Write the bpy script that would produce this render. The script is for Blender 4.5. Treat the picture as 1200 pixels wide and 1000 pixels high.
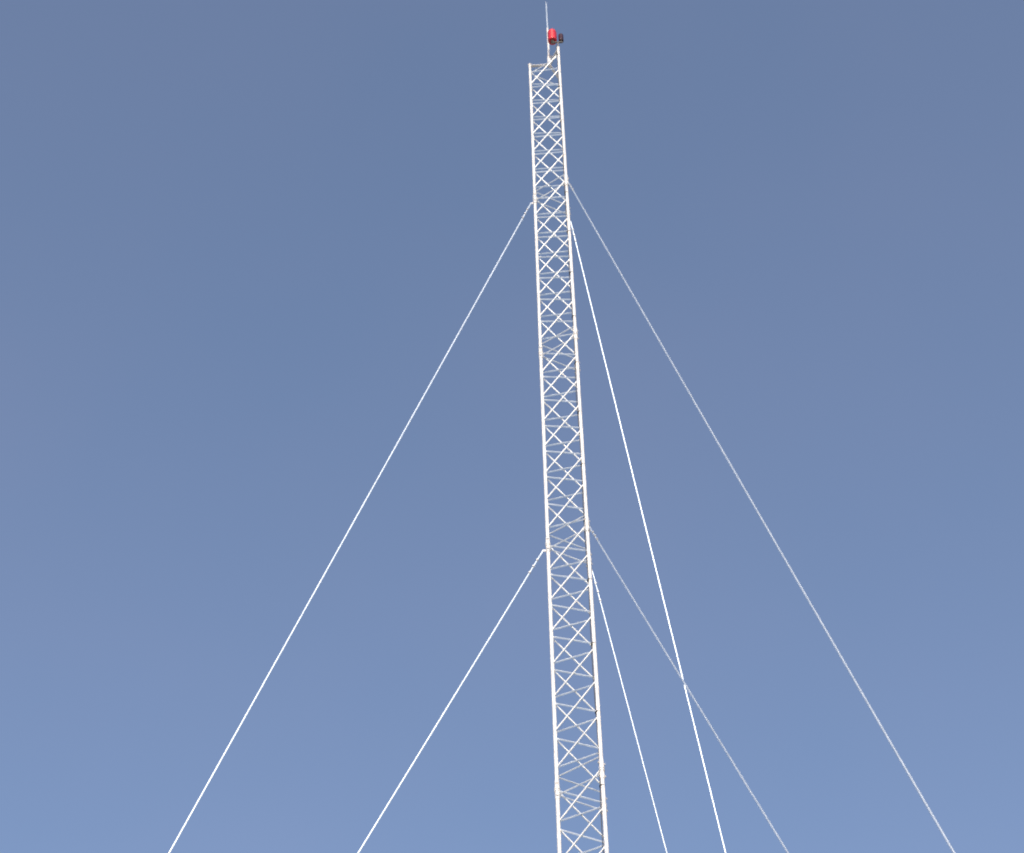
import bpy, bmesh, math, random
from mathutils import Vector, Matrix, Quaternion

# ------------------------------------------------------------------ camera
scene = bpy.context.scene
for o in list(bpy.data.objects):
    bpy.data.objects.remove(o, do_unlink=True)
COL = scene.collection
R = math.radians

EYE = Vector((0.0, 0.0, 1.6))
PITCH, ROLL, FOCAL_PX = R(52.8317), R(1.0697), 2554.5657
right0 = Vector((1, 0, 0))
up0 = Vector((0, -math.sin(PITCH), math.cos(PITCH)))
fwd = Vector((0, math.cos(PITCH), math.sin(PITCH)))
cr, sr = math.cos(ROLL), math.sin(ROLL)
rgt = right0 * cr - up0 * sr
upv = right0 * sr + up0 * cr
cam_data = bpy.data.cameras.new('camera')
cam = bpy.data.objects.new('camera', cam_data)
COL.objects.link(cam)
m = Matrix((rgt, upv, -fwd)).transposed().to_4x4()
m.translation = EYE
cam.matrix_world = m
cam_data.sensor_fit = 'HORIZONTAL'
cam_data.sensor_width = 36.0
cam_data.lens = 36.0 * FOCAL_PX / 1200.0
cam_data.clip_start = 0.1
cam_data.clip_end = 5000.0
scene.camera = cam

# ------------------------------------------------------------------ sky, sun, exposure
SUN_AZ, SUN_EL = -178.0, 22.0        # degrees: azimuth from the view direction (+ = right), elevation
world = bpy.data.worlds.new('World')
scene.world = world
world.use_nodes = True
wn = world.node_tree
bg = wn.nodes['Background']
sky = wn.nodes.new('ShaderNodeTexSky')
sky.sky_type = 'NISHITA'
sky.sun_disc = False
sky.sun_elevation = R(SUN_EL)
sky.sun_rotation = R(SUN_AZ)
sky.altitude = 300.0
sky.air_density = 0.85
sky.dust_density = 3.0
sky.ozone_density = 0.0
# thin uneven haze over the whole dome: barely visible tonal patches
w_tc = wn.nodes.new('ShaderNodeTexCoord')
w_no = wn.nodes.new('ShaderNodeTexNoise')
w_no.inputs['Scale'].default_value = 5.0
w_no.inputs['Detail'].default_value = 3.0
w_rp = wn.nodes.new('ShaderNodeValToRGB')
w_rp.color_ramp.elements[0].position, w_rp.color_ramp.elements[0].color = 0.3, (0.975, 0.963, 1.008, 1)
w_rp.color_ramp.elements[1].position, w_rp.color_ramp.elements[1].color = 0.7, (1.065, 0.99, 1.018, 1)
w_mx = wn.nodes.new('ShaderNodeMix')
w_mx.data_type, w_mx.blend_type = 'RGBA', 'MULTIPLY'
w_mx.inputs['Factor'].default_value = 1.0
wn.links.new(w_tc.outputs['Generated'], w_no.inputs['Vector'])
wn.links.new(w_no.outputs['Fac'], w_rp.inputs['Fac'])
wn.links.new(sky.outputs['Color'], w_mx.inputs['A'])
wn.links.new(w_rp.outputs['Color'], w_mx.inputs['B'])
wn.links.new(w_mx.outputs['Result'], bg.inputs['Color'])
bg.inputs['Strength'].default_value = 0.15

sun_data = bpy.data.lights.new('sun', 'SUN')
sun_data.energy = 2.0
sun_data.angle = R(0.53)
sun_data.color = (1.0, 0.95, 0.87)
sun = bpy.data.objects.new('sun', sun_data)
COL.objects.link(sun)
sdir = Vector((math.sin(R(SUN_AZ)) * math.cos(R(SUN_EL)),
               math.cos(R(SUN_AZ)) * math.cos(R(SUN_EL)), math.sin(R(SUN_EL))))
sun.rotation_euler = sdir.to_track_quat('Z', 'Y').to_euler()
sun.location = sdir * 60

scene.view_settings.view_transform = 'Standard'
scene.view_settings.look = 'None'
scene.view_settings.gamma = 1.0
scene.view_settings.use_curve_mapping = False
scene.view_settings.exposure = 0.75


# ------------------------------------------------------------------ materials
def new_mat(name, rough=0.5, metal=0.0):
    mt = bpy.data.materials.new(name)
    mt.use_nodes = True
    b = mt.node_tree.nodes['Principled BSDF']
    b.inputs['Roughness'].default_value = rough
    b.inputs['Metallic'].default_value = metal
    return mt, mt.node_tree, b


def ramp(nt, fac, stops):
    r = nt.nodes.new('ShaderNodeValToRGB')
    els = r.color_ramp.elements
    while len(els) < len(stops):
        els.new(0.5)
    for e, (p, c) in zip(els, stops):
        e.position = p
        e.color = (*c, 1)
    nt.links.new(fac, r.inputs['Fac'])
    return r.outputs['Color']


def noise(nt, scale, detail=4, rough=0.55, coord='World', stretch=(1, 1, 1)):
    tc = nt.nodes.new('ShaderNodeTexCoord')
    mp = nt.nodes.new('ShaderNodeMapping')
    mp.inputs['Scale'].default_value = stretch
    n = nt.nodes.new('ShaderNodeTexNoise')
    n.inputs['Scale'].default_value = scale
    n.inputs['Detail'].default_value = detail
    n.inputs['Roughness'].default_value = rough
    if coord == 'World':
        geo = nt.nodes.new('ShaderNodeNewGeometry')
        nt.links.new(geo.outputs['Position'], mp.inputs['Vector'])
    else:
        nt.links.new(tc.outputs[coord], mp.inputs['Vector'])
    nt.links.new(mp.outputs['Vector'], n.inputs['Vector'])
    return n.outputs['Fac']


def mix(nt, fac, a, b):
    x = nt.nodes.new('ShaderNodeMix')
    x.data_type = 'RGBA'
    nt.links.new(fac, x.inputs['Factor'])
    nt.links.new(a, x.inputs['A'])
    nt.links.new(b, x.inputs['B'])
    return x.outputs['Result']


def paint_material(name, light, dark, rust_amount, rough, metal):
    mt, nt, b = new_mat(name, rough, metal)
    base = ramp(nt, noise(nt, 9.0, 6), [(0.3, dark), (0.62, light)])
    rust = ramp(nt, noise(nt, 5.0, 8, 0.7, stretch=(3, 3, 1)),
                [(0.0, (0.23, 0.10, 0.055)), (1.0, (0.36, 0.19, 0.12))])
    mask = ramp(nt, noise(nt, 3.1, 9, 0.68, stretch=(2.5, 2.5, 0.8)),
                [(rust_amount, (0, 0, 0)), (rust_amount + 0.10, (0.75, 0.75, 0.75))])
    nt.links.new(mix(nt, mask, base, rust), b.inputs['Base Color'])
    bump = nt.nodes.new('ShaderNodeBump')
    bump.inputs['Strength'].default_value = 0.15
    bump.inputs['Distance'].default_value = 0.002
    nt.links.new(noise(nt, 60.0, 3), bump.inputs['Height'])
    nt.links.new(bump.outputs['Normal'], b.inputs['Normal'])
    return mt


WHITE = paint_material('white_painted_steel', (0.66, 0.67, 0.67), (0.50, 0.51, 0.51), 0.665, 0.42, 0.25)
ROD = paint_material('white_painted_rod', (0.72, 0.78, 0.83), (0.60, 0.66, 0.71), 0.78, 0.38, 0.8)
WIRE, nt, b = new_mat('galvanised_strand', 0.4, 0.75)
nt.links.new(ramp(nt, noise(nt, 14.0, 4), [(0.3, (0.46, 0.54, 0.62)), (0.7, (0.58, 0.67, 0.76))]), b.inputs['Base Color'])
GALV, nt, b = new_mat('galvanised_fittings', 0.5, 0.5)
nt.links.new(ramp(nt, noise(nt, 30.0, 5), [(0.3, (0.38, 0.39, 0.40)), (0.7, (0.58, 0.59, 0.60))]), b.inputs['Base Color'])
RED, nt, b = new_mat('red_lens', 0.16)
nt.links.new(ramp(nt, noise(nt, 25.0, 3), [(0.3, (0.36, 0.006, 0.010)), (0.7, (0.44, 0.008, 0.013))]), b.inputs['Base Color'])
b.inputs['Coat Weight'].default_value = 0.5
MAROON, nt, b = new_mat('dark_maroon_lens', 0.3)
nt.links.new(ramp(nt, noise(nt, 25.0, 3), [(0.3, (0.018, 0.004, 0.008)), (0.7, (0.03, 0.006, 0.012))]), b.inputs['Base Color'])
DARK, nt, b = new_mat('black_rubber_base', 0.6)
nt.links.new(ramp(nt, noise(nt, 40.0, 3), [(0.3, (0.015, 0.015, 0.015)), (0.7, (0.03, 0.03, 0.03))]), b.inputs['Base Color'])
IRON, nt, b = new_mat('dark_grey_iron', 0.55, 0.2)
nt.links.new(ramp(nt, noise(nt, 30.0, 5), [(0.3, (0.10, 0.10, 0.10)), (0.7, (0.17, 0.17, 0.17))]), b.inputs['Base Color'])
SOIL, nt, b = new_mat('dry_soil', 0.95)
nt.links.new(mix(nt, noise(nt, 3.0, 8),
                 ramp(nt, noise(nt, 0.15, 6), [(0.3, (0.30, 0.28, 0.25)), (0.7, (0.42, 0.40, 0.36))]),
                 ramp(nt, noise(nt, 40.0, 4), [(0.3, (0.26, 0.245, 0.22)), (0.7, (0.44, 0.42, 0.38))])), b.inputs['Base Color'])
CONC, nt, b = new_mat('weathered_concrete', 0.9)
nt.links.new(ramp(nt, noise(nt, 6.0, 8), [(0.3, (0.30, 0.29, 0.27)), (0.7, (0.42, 0.41, 0.39))]), b.inputs['Base Color'])


# ------------------------------------------------------------------ mesh helpers
def ring_frame(d):
    d = d.normalized()
    a = Vector((0, 0, 1)) if abs(d.z) < 0.9 else Vector((1, 0, 0))
    x = d.cross(a).normalized()
    return x, d.cross(x).normalized()


def add_tube(bm, pts, radii, n=10, cap=True):
    """a tube through pts, one radius per point"""
    pts = [Vector(p) for p in pts]
    if not hasattr(radii, '__len__'):
        radii = [radii] * len(pts)
    rings = []
    x, y = ring_frame(pts[-1] - pts[0])
    for i, (p, r) in enumerate(zip(pts, radii)):
        d = (pts[min(i + 1, len(pts) - 1)] - pts[max(i - 1, 0)]).normalized()
        x = (x - d * x.dot(d)).normalized()
        y = d.cross(x)
        rings.append([bm.verts.new(p + (x * math.cos(t) + y * math.sin(t)) * r)
                      for t in (2 * math.pi * k / n for k in range(n))])
    for a, c in zip(rings, rings[1:]):
        for k in range(n):
            f = bm.faces.new((a[k], a[(k + 1) % n], c[(k + 1) % n], c[k]))
            f.smooth = True
    if cap:
        bm.faces.new([bm.verts.new(v.co) for v in rings[0][::-1]])
        bm.faces.new([bm.verts.new(v.co) for v in rings[-1]])


def add_box(bm, centre, ax, ay, az):
    """box from three half-axis vectors"""
    c = Vector(centre)
    v = [bm.verts.new(c + ax * sx + ay * sy + az * sz)
         for sx in (-1, 1) for sy in (-1, 1) for sz in (-1, 1)]
    for q in ((0, 1, 3, 2), (4, 6, 7, 5), (0, 4, 5, 1), (2, 3, 7, 6), (0, 2, 6, 4), (1, 5, 7, 3)):
        bm.faces.new([v[i] for i in q])


def mesh_of(bm, name, mat):
    bmesh.ops.recalc_face_normals(bm, faces=bm.faces[:])
    me = bpy.data.meshes.new(name)
    bm.to_mesh(me)
    bm.free()
    me.materials.append(mat)
    return me


def obj(name, bm, mat, parent=None, loc=None):
    me = bm if isinstance(bm, bpy.types.Mesh) else mesh_of(bm, name, mat)
    o = bpy.data.objects.new(name, me)
    COL.objects.link(o)
    if loc is not None:
        o.location = loc
    if parent is not None:
        o.parent = parent
    return o


def thing(name, label, cat, loc, group=None):
    o = bpy.data.objects.new(name, None)
    COL.objects.link(o)
    o.empty_display_size = 0.2
    o.location = loc
    o['label'] = label
    o['category'] = cat
    if group:
        o['group'] = group
    return o


# ------------------------------------------------------------------ setting
bm = bmesh.new()
n, half = 24, 2000.0
vs = [[bm.verts.new((-half + 2 * half * i / n, -half + 2 * half * j / n, 0)) for j in range(n + 1)] for i in range(n + 1)]
for i in range(n):
    for j in range(n):
        bm.faces.new((vs[i][j], vs[i + 1][j], vs[i + 1][j + 1], vs[i][j + 1]))
g = obj('ground', bm, SOIL)
g['kind'] = 'structure'

# ------------------------------------------------------------------ the mast
CX, CY = 0.545, 12.7154
SIDE, SEC, Z0 = 0.4177, 3.0, 13.609          # face width, section length, height of the joint at the picture's foot
RC = SIDE / math.sqrt(3)
YAW = R(2.842)
ANG = {'left': math.pi - YAW, 'near': -math.pi / 3 - YAW, 'rear': math.pi / 3 - YAW}
LEGS = {k: Vector((CX + RC * math.cos(a), CY + RC * math.sin(a), 0)) for k, a in ANG.items()}
OUT = {k: Vector((math.cos(a), math.sin(a), 0)) for k, a in ANG.items()}
FACES = (('left', 'near'), ('near', 'rear'), ('rear', 'left'))
BASE = Vector((CX, CY, 0.22))
UP = Vector((0, 0, 1))
LEG_R, ROD_R, RING_R = 0.0160, 0.0074, 0.0060
BAY0, BAY, RISE, BAYS = 0.078, 0.1345, 0.116, 7
TOP = 4.055

mast = thing('lattice_mast', 'tall white triangular lattice mast held up by guy wires', 'mast', BASE)


def at(k, h):
    return LEGS[k] + UP * (Z0 + SEC * h) - BASE


def leg_mesh(length):
    bm = bmesh.new()
    add_tube(bm, [(0, 0, 0), (0, 0, length)], LEG_R, 14)
    return mesh_of(bm, 'leg', WHITE)


me_leg, me_top_leg = leg_mesh(SEC), leg_mesh(SEC * (TOP - 3.0))
bm = bmesh.new()                                   # splice sleeve between two sections: tube, two collars, through bolts
add_tube(bm, [(0, 0, -0.10), (0, 0, 0.10)], LEG_R + 0.0035, 14)
for z in (-0.012, 0.012):
    add_tube(bm, [(0, 0, z - 0.008), (0, 0, z + 0.008)], LEG_R + 0.008, 14)
me_sleeve = mesh_of(bm, 'sleeve', WHITE)
bm = bmesh.new()
add_tube(bm, [(-0.032, 0, 0), (0.032, 0, 0)], 0.0045, 8)
for x in (-0.027, 0.027):
    add_tube(bm, [(x - 0.004, 0, 0), (x + 0.004, 0, 0)], 0.0095, 6)
me_bolt = mesh_of(bm, 'bolt', GALV)


def rod_mesh(vec, r, name):
    bm = bmesh.new()
    add_tube(bm, [-vec * 0.5, vec * 0.5], r, 8)
    return mesh_of(bm, name, ROD)


brace_meshes, ring_meshes = {}, {}
for a, c in FACES:
    flat = LEGS[c] - LEGS[a]
    normal = flat.normalized().cross(UP)
    for s in (1, -1):
        brace_meshes[(a, c, s)] = rod_mesh(flat + UP * (s * RISE * SEC), ROD_R, 'diagonal_brace')
    ring_meshes[(a, c)] = rod_mesh(flat, RING_R, 'horizontal_brace')

rnd = random.Random(7)
SECTIONS = (3, 2, 1, 0, -1, -2, -3, -4)
lower = bmesh.new()
for sec in SECTIONS:
    for k in LEGS:
        obj('leg', me_top_leg if sec == 3 else me_leg, WHITE, mast, at(k, sec))
        if sec > -4:
            o = obj('sleeve', me_sleeve, WHITE, mast, at(k, sec))
            for z in (-0.065, 0.065):
                bo = obj('bolt', me_bolt, GALV, o, (0, 0, z))
                bo.rotation_euler.z = ANG[k] + math.pi / 2
    for a, c in FACES:
        normal = (LEGS[c] - LEGS[a]).normalized().cross(UP)
        mid = (LEGS[a] + LEGS[c]) * 0.5 - BASE
        for j in range(BAYS):
            hm = sec + BAY0 + BAY * j + RISE * 0.5
            for s in (1, -1):
                p = mid + UP * (Z0 + SEC * hm) + normal * (ROD_R * 0.95 * s)
                if sec >= -1:
                    o = obj('diagonal_brace', brace_meshes[(a, c, s)], ROD, mast, p + UP * rnd.gauss(0, 0.004))
                    o.rotation_mode = 'QUATERNION'      # hand-welded: each rod sits a touch off true
                    o.rotation_quaternion = Quaternion(normal, R(rnd.gauss(0, 0.55)))
                else:
                    v = (LEGS[c] - LEGS[a]) + UP * (s * RISE * SEC)
                    add_tube(lower, [p - v * 0.5, p + v * 0.5], ROD_R, 8)
        for h in (0.048, 0.983):
            obj('horizontal_brace', ring_meshes[(a, c)], ROD, mast, mid + UP * (Z0 + SEC * (sec + h)))
lo = obj('lower_bracing', lower, ROD, mast)
lo['kind'] = 'stuff'

# leg caps at the top
bm = bmesh.new()
add_tube(bm, [(0, 0, -0.012), (0, 0, 0.010)], LEG_R + 0.004, 14)
me_cap = mesh_of(bm, 'leg_cap', WHITE)
for k in LEGS:
    obj('leg_cap', me_cap, WHITE, mast, at(k, TOP))

# top plate carrying the rod: three flat bars from the legs to a centre socket
bm = bmesh.new()
for k in LEGS:
    e = LEGS[k] - Vector((CX, CY, 0))
    d = e.normalized()
    c = Vector((CX, CY, Z0 + SEC * 4.045)) - BASE + e * 0.47
    add_box(bm, c, d * (e.length * 0.47), d.cross(UP) * 0.016, UP * 0.004)
add_tube(bm, [Vector((CX, CY, Z0 + SEC * 4.035)) - BASE, Vector((CX, CY, Z0 + SEC * 4.11)) - BASE], 0.024, 12)
obj('top_bracket', bm, WHITE, mast)

# tapered foot on a concrete block
bm = bmesh.new()
foot = Vector((0, 0, 0.03))
for k in LEGS:
    add_tube(bm, [at(k, -4), foot + OUT[k] * 0.05], LEG_R, 12)
for f in (0.3, 0.6):
    for a, c in FACES:
        add_tube(bm, [at(a, -4).lerp(foot + OUT[a] * 0.05, f), at(c, -4).lerp(foot + OUT[c] * 0.05, f)], ROD_R, 8)
add_tube(bm, [(0, 0, 0.002), (0, 0, 0.03)], 0.17, 24)
obj('tapered_foot', bm, WHITE, mast)
bm = bmesh.new()
add_box(bm, (0, 0, -0.16), Vector((0.55, 0, 0)), Vector((0, 0.55, 0)), Vector((0, 0, 0.16)))
bmesh.ops.bevel(bm, geom=bm.edges[:], offset=0.02, segments=2, affect='EDGES')
obj('concrete_block', bm, CONC, mast)

# guy collars clamped round the legs
GUY_H = {'upper': 3.0144, 'lower': 1.0096}
ANCHOR = {'left': Vector((-6.9594, 13.0640, 0)), 'near': Vector((3.6400, 6.5113, 0)), 'rear': Vector((3.9489, 18.0462, 0))}


def guy_top(lv, k):
    """where a guy meets its bracket, just outside the leg on the straight line leg axis - ground anchor"""
    s = LEGS[k] + UP * (Z0 + SEC * GUY_H[lv])
    d = ANCHOR[k] - s
    return s + d * ((LEG_R + 0.030) / math.hypot(d.x, d.y))


bm = bmesh.new()
add_tube(bm, [(0, 0, -0.016), (0, 0, 0.016)], LEG_R + 0.005, 14)
add_box(bm, (LEG_R + 0.020, 0, 0), Vector((0.016, 0, 0)), Vector((0, 0.003, 0)), Vector((0, 0, 0.011)))
me_collar = mesh_of(bm, 'guy_bracket', GALV)
for lv in GUY_H:
    for k in LEGS:
        o = obj('guy_bracket', me_collar, GALV, mast, Vector((LEGS[k].x, LEGS[k].y, guy_top(lv, k).z)) - BASE)
        o.rotation_euler.z = ANG[k]

# ------------------------------------------------------------------ guy wires
SAG = 0.03
RADII = {('upper', 'left'): 0.0088, ('lower', 'left'): 0.0084, ('upper', 'near'): 0.0078, ('lower', 'near'): 0.0072,
         ('upper', 'rear'): 0.0070, ('lower', 'rear'): 0.0052}
TEXT = {
    ('upper', 'left'): 'long bright guy wire on the left, fixed highest on the left leg',
    ('lower', 'left'): 'shorter bright guy wire on the left, fixed lower down the left leg',
    ('upper', 'near'): 'long faint guy wire sloping far out to the lower right corner',
    ('lower', 'near'): 'faint lower guy wire on the right that crosses the bright steep one',
    ('upper', 'rear'): 'long bright steep guy wire right of the mast, fixed near its top',
    ('lower', 'rear'): 'short steep guy wire on the right, closest to the lower mast',
}
for (lv, k), text in TEXT.items():
    e = ANCHOR[k]
    a = guy_top(lv, k)
    WIRE_R = RADII[(lv, k)]
    w = thing('guy_wire', text, 'guy wire', e, 'guy wires holding the mast')
    N = 40
    pts = []
    for i in range(N + 1):
        t = i / N
        p = a.lerp(e, t)
        p.z -= 4 * SAG * t * (1 - t)
        pts.append(p - e)
    bm = bmesh.new()
    add_tube(bm, pts, WIRE_R, 10)
    obj('strand', bm, WIRE, w)
    d = (pts[1] - pts[0]).normalized()
    x, y = ring_frame(d)
    bm = bmesh.new()                                 # shackle through the bracket's hole
    loop = [a - e + d * (0.005 + 0.028 * (1 - math.cos(t))) + x * (0.013 * math.sin(t))
            for t in (2 * math.pi * q / 12 for q in range(13))]
    add_tube(bm, loop, 0.0045, 6)
    obj('shackle', bm, GALV, w)
    for q in range(3):                               # three wire clips below the eye
        bm = bmesh.new()
        c = a - e + d * (0.14 + 0.09 * q) + Vector((0, 0, -0.001))
        add_tube(bm, [c - d * 0.008, c + d * 0.008], WIRE_R + 0.002, 8)
        add_box(bm, c + x * (WIRE_R + 0.004), x * 0.004, y * 0.007, d * 0.006)
        obj('wire_clip', bm, GALV, w)

# ------------------------------------------------------------------ lightning rod
base = Vector((CX, CY, Z0 + SEC * 4.06))
rod = thing('lightning_rod', 'thin pale lightning rod standing upright on the mast top', 'lightning rod', base)
tip = SEC * (4.625 - 4.06)
bm = bmesh.new()
add_tube(bm, [(0, 0, 0), (0, 0, tip * 0.55), (0, 0, tip * 0.552)], [0.0135, 0.0125, 0.0095], 12)
obj('pole', bm, WHITE, rod)
bm = bmesh.new()
add_tube(bm, [(0, 0, tip * 0.552), (0, 0, tip * 0.96), (0, 0, tip)], [0.0095, 0.008, 0.0015], 12)
obj('tip_rod', bm, WIRE, rod)
bm = bmesh.new()
add_tube(bm, [(0, 0, 0.16), (0, 0, 0.20)], 0.022, 12)
add_box(bm, (0.03, 0, 0.18), Vector((0.014, 0, 0)), Vector((0, 0.006, 0)), Vector((0, 0, 0.015)))
obj('clamp', bm, GALV, rod)

# ------------------------------------------------------------------ obstruction light: bracket on the near right leg with a red and a dark lamp
head = LEGS['near'] + UP * (Z0 + SEC * TOP + 0.01)
lamp = thing('obstruction_light', 'red aircraft warning light with small dark lamp beside it on mast top', 'warning light', head)
bm = bmesh.new()
add_tube(bm, [(0, 0, -0.06), (0, 0, 0.136)], 0.008, 10)
add_box(bm, (-0.012, 0, 0.14), Vector((0.068, 0, 0)), Vector((0, 0.010, 0)), Vector((0, 0, 0.004)))
obj('bracket', bm, IRON, lamp)


def lathe(bm, prof, c, n=24):
    rings = []
    for r, z in prof:
        rings.append([bm.verts.new((c[0] + r * math.cos(2 * math.pi * q / n), c[1] + r * math.sin(2 * math.pi * q / n), c[2] + z)) for q in range(n)])
    for a, d in zip(rings, rings[1:]):
        for q in range(n):
            bm.faces.new((a[q], a[(q + 1) % n], d[(q + 1) % n], d[q])).smooth = True
    bm.faces.new(rings[0][::-1])
    bm.faces.new(rings[-1])


def lamp_head(x, r, hgt, mat, label):
    bm = bmesh.new()
    lathe(bm, [(r * 0.32, 0), (r * 0.42, 0.004), (r * 0.42, 0.022), (r * 0.36, 0.026)], (x, 0, 0.1445))
    bs = obj('lamp_base', bm, DARK, lamp)
    bm = bmesh.new()
    prof = [(r * 0.78, 0.0)]
    for i in range(9):                               # ribbed fresnel lens
        z = hgt * 0.72 * i / 8
        prof += [(r * 0.93, z + 0.002), (r, z + 0.008)]
    prof = prof + [(r * math.cos(t), hgt * 0.78 + hgt * 0.22 * math.sin(t)) for t in (R(q) for q in (10, 25, 40, 55, 70, 83))]
    prof = sorted(prof, key=lambda p: p[1])
    lathe(bm, prof, (x, 0, 0.171))
    ln = obj('lens', bm, mat, lamp)
    ln['label'] = label


lamp_head(-0.066, 0.056, 0.28, RED, 'bright red lens')
lamp_head(0.042, 0.031, 0.18, MAROON, 'small dark maroon lens')

# lamp cable strapped inside the near leg, sagging a little between its ties
bm = bmesh.new()
pts = []
inn = (Vector((CX, CY, 0)) - LEGS['near']).normalized()
side = inn.cross(UP)
zs = [0.1 - i * 0.12 for i in range(114)]
off = lambda z: inn * (LEG_R + 0.006 + 0.006 * (0.5 + 0.5 * math.sin(z * 4.1) * math.sin(z * 1.7 + 1))) - side * (0.010 + 0.005 * math.sin(z * 3.3))
add_tube(bm, [off(z) + UP * z for z in zs], 0.0042, 6)
obj('cable', bm, DARK, lamp)
bm = bmesh.new()
for i in range(17):
    z = -0.2 - 0.81 * i
    add_tube(bm, [UP * (z - 0.003), UP * (z + 0.003)], LEG_R + 0.007, 12)
    bmesh.ops.translate(bm, verts=bm.verts[-48:], vec=inn * 0.006 - side * 0.003)
obj('cable_tie', bm, DARK, lamp)['kind'] = 'stuff'

scene.render.engine = 'CYCLES'
scene.cycles.filter_width = 2.0
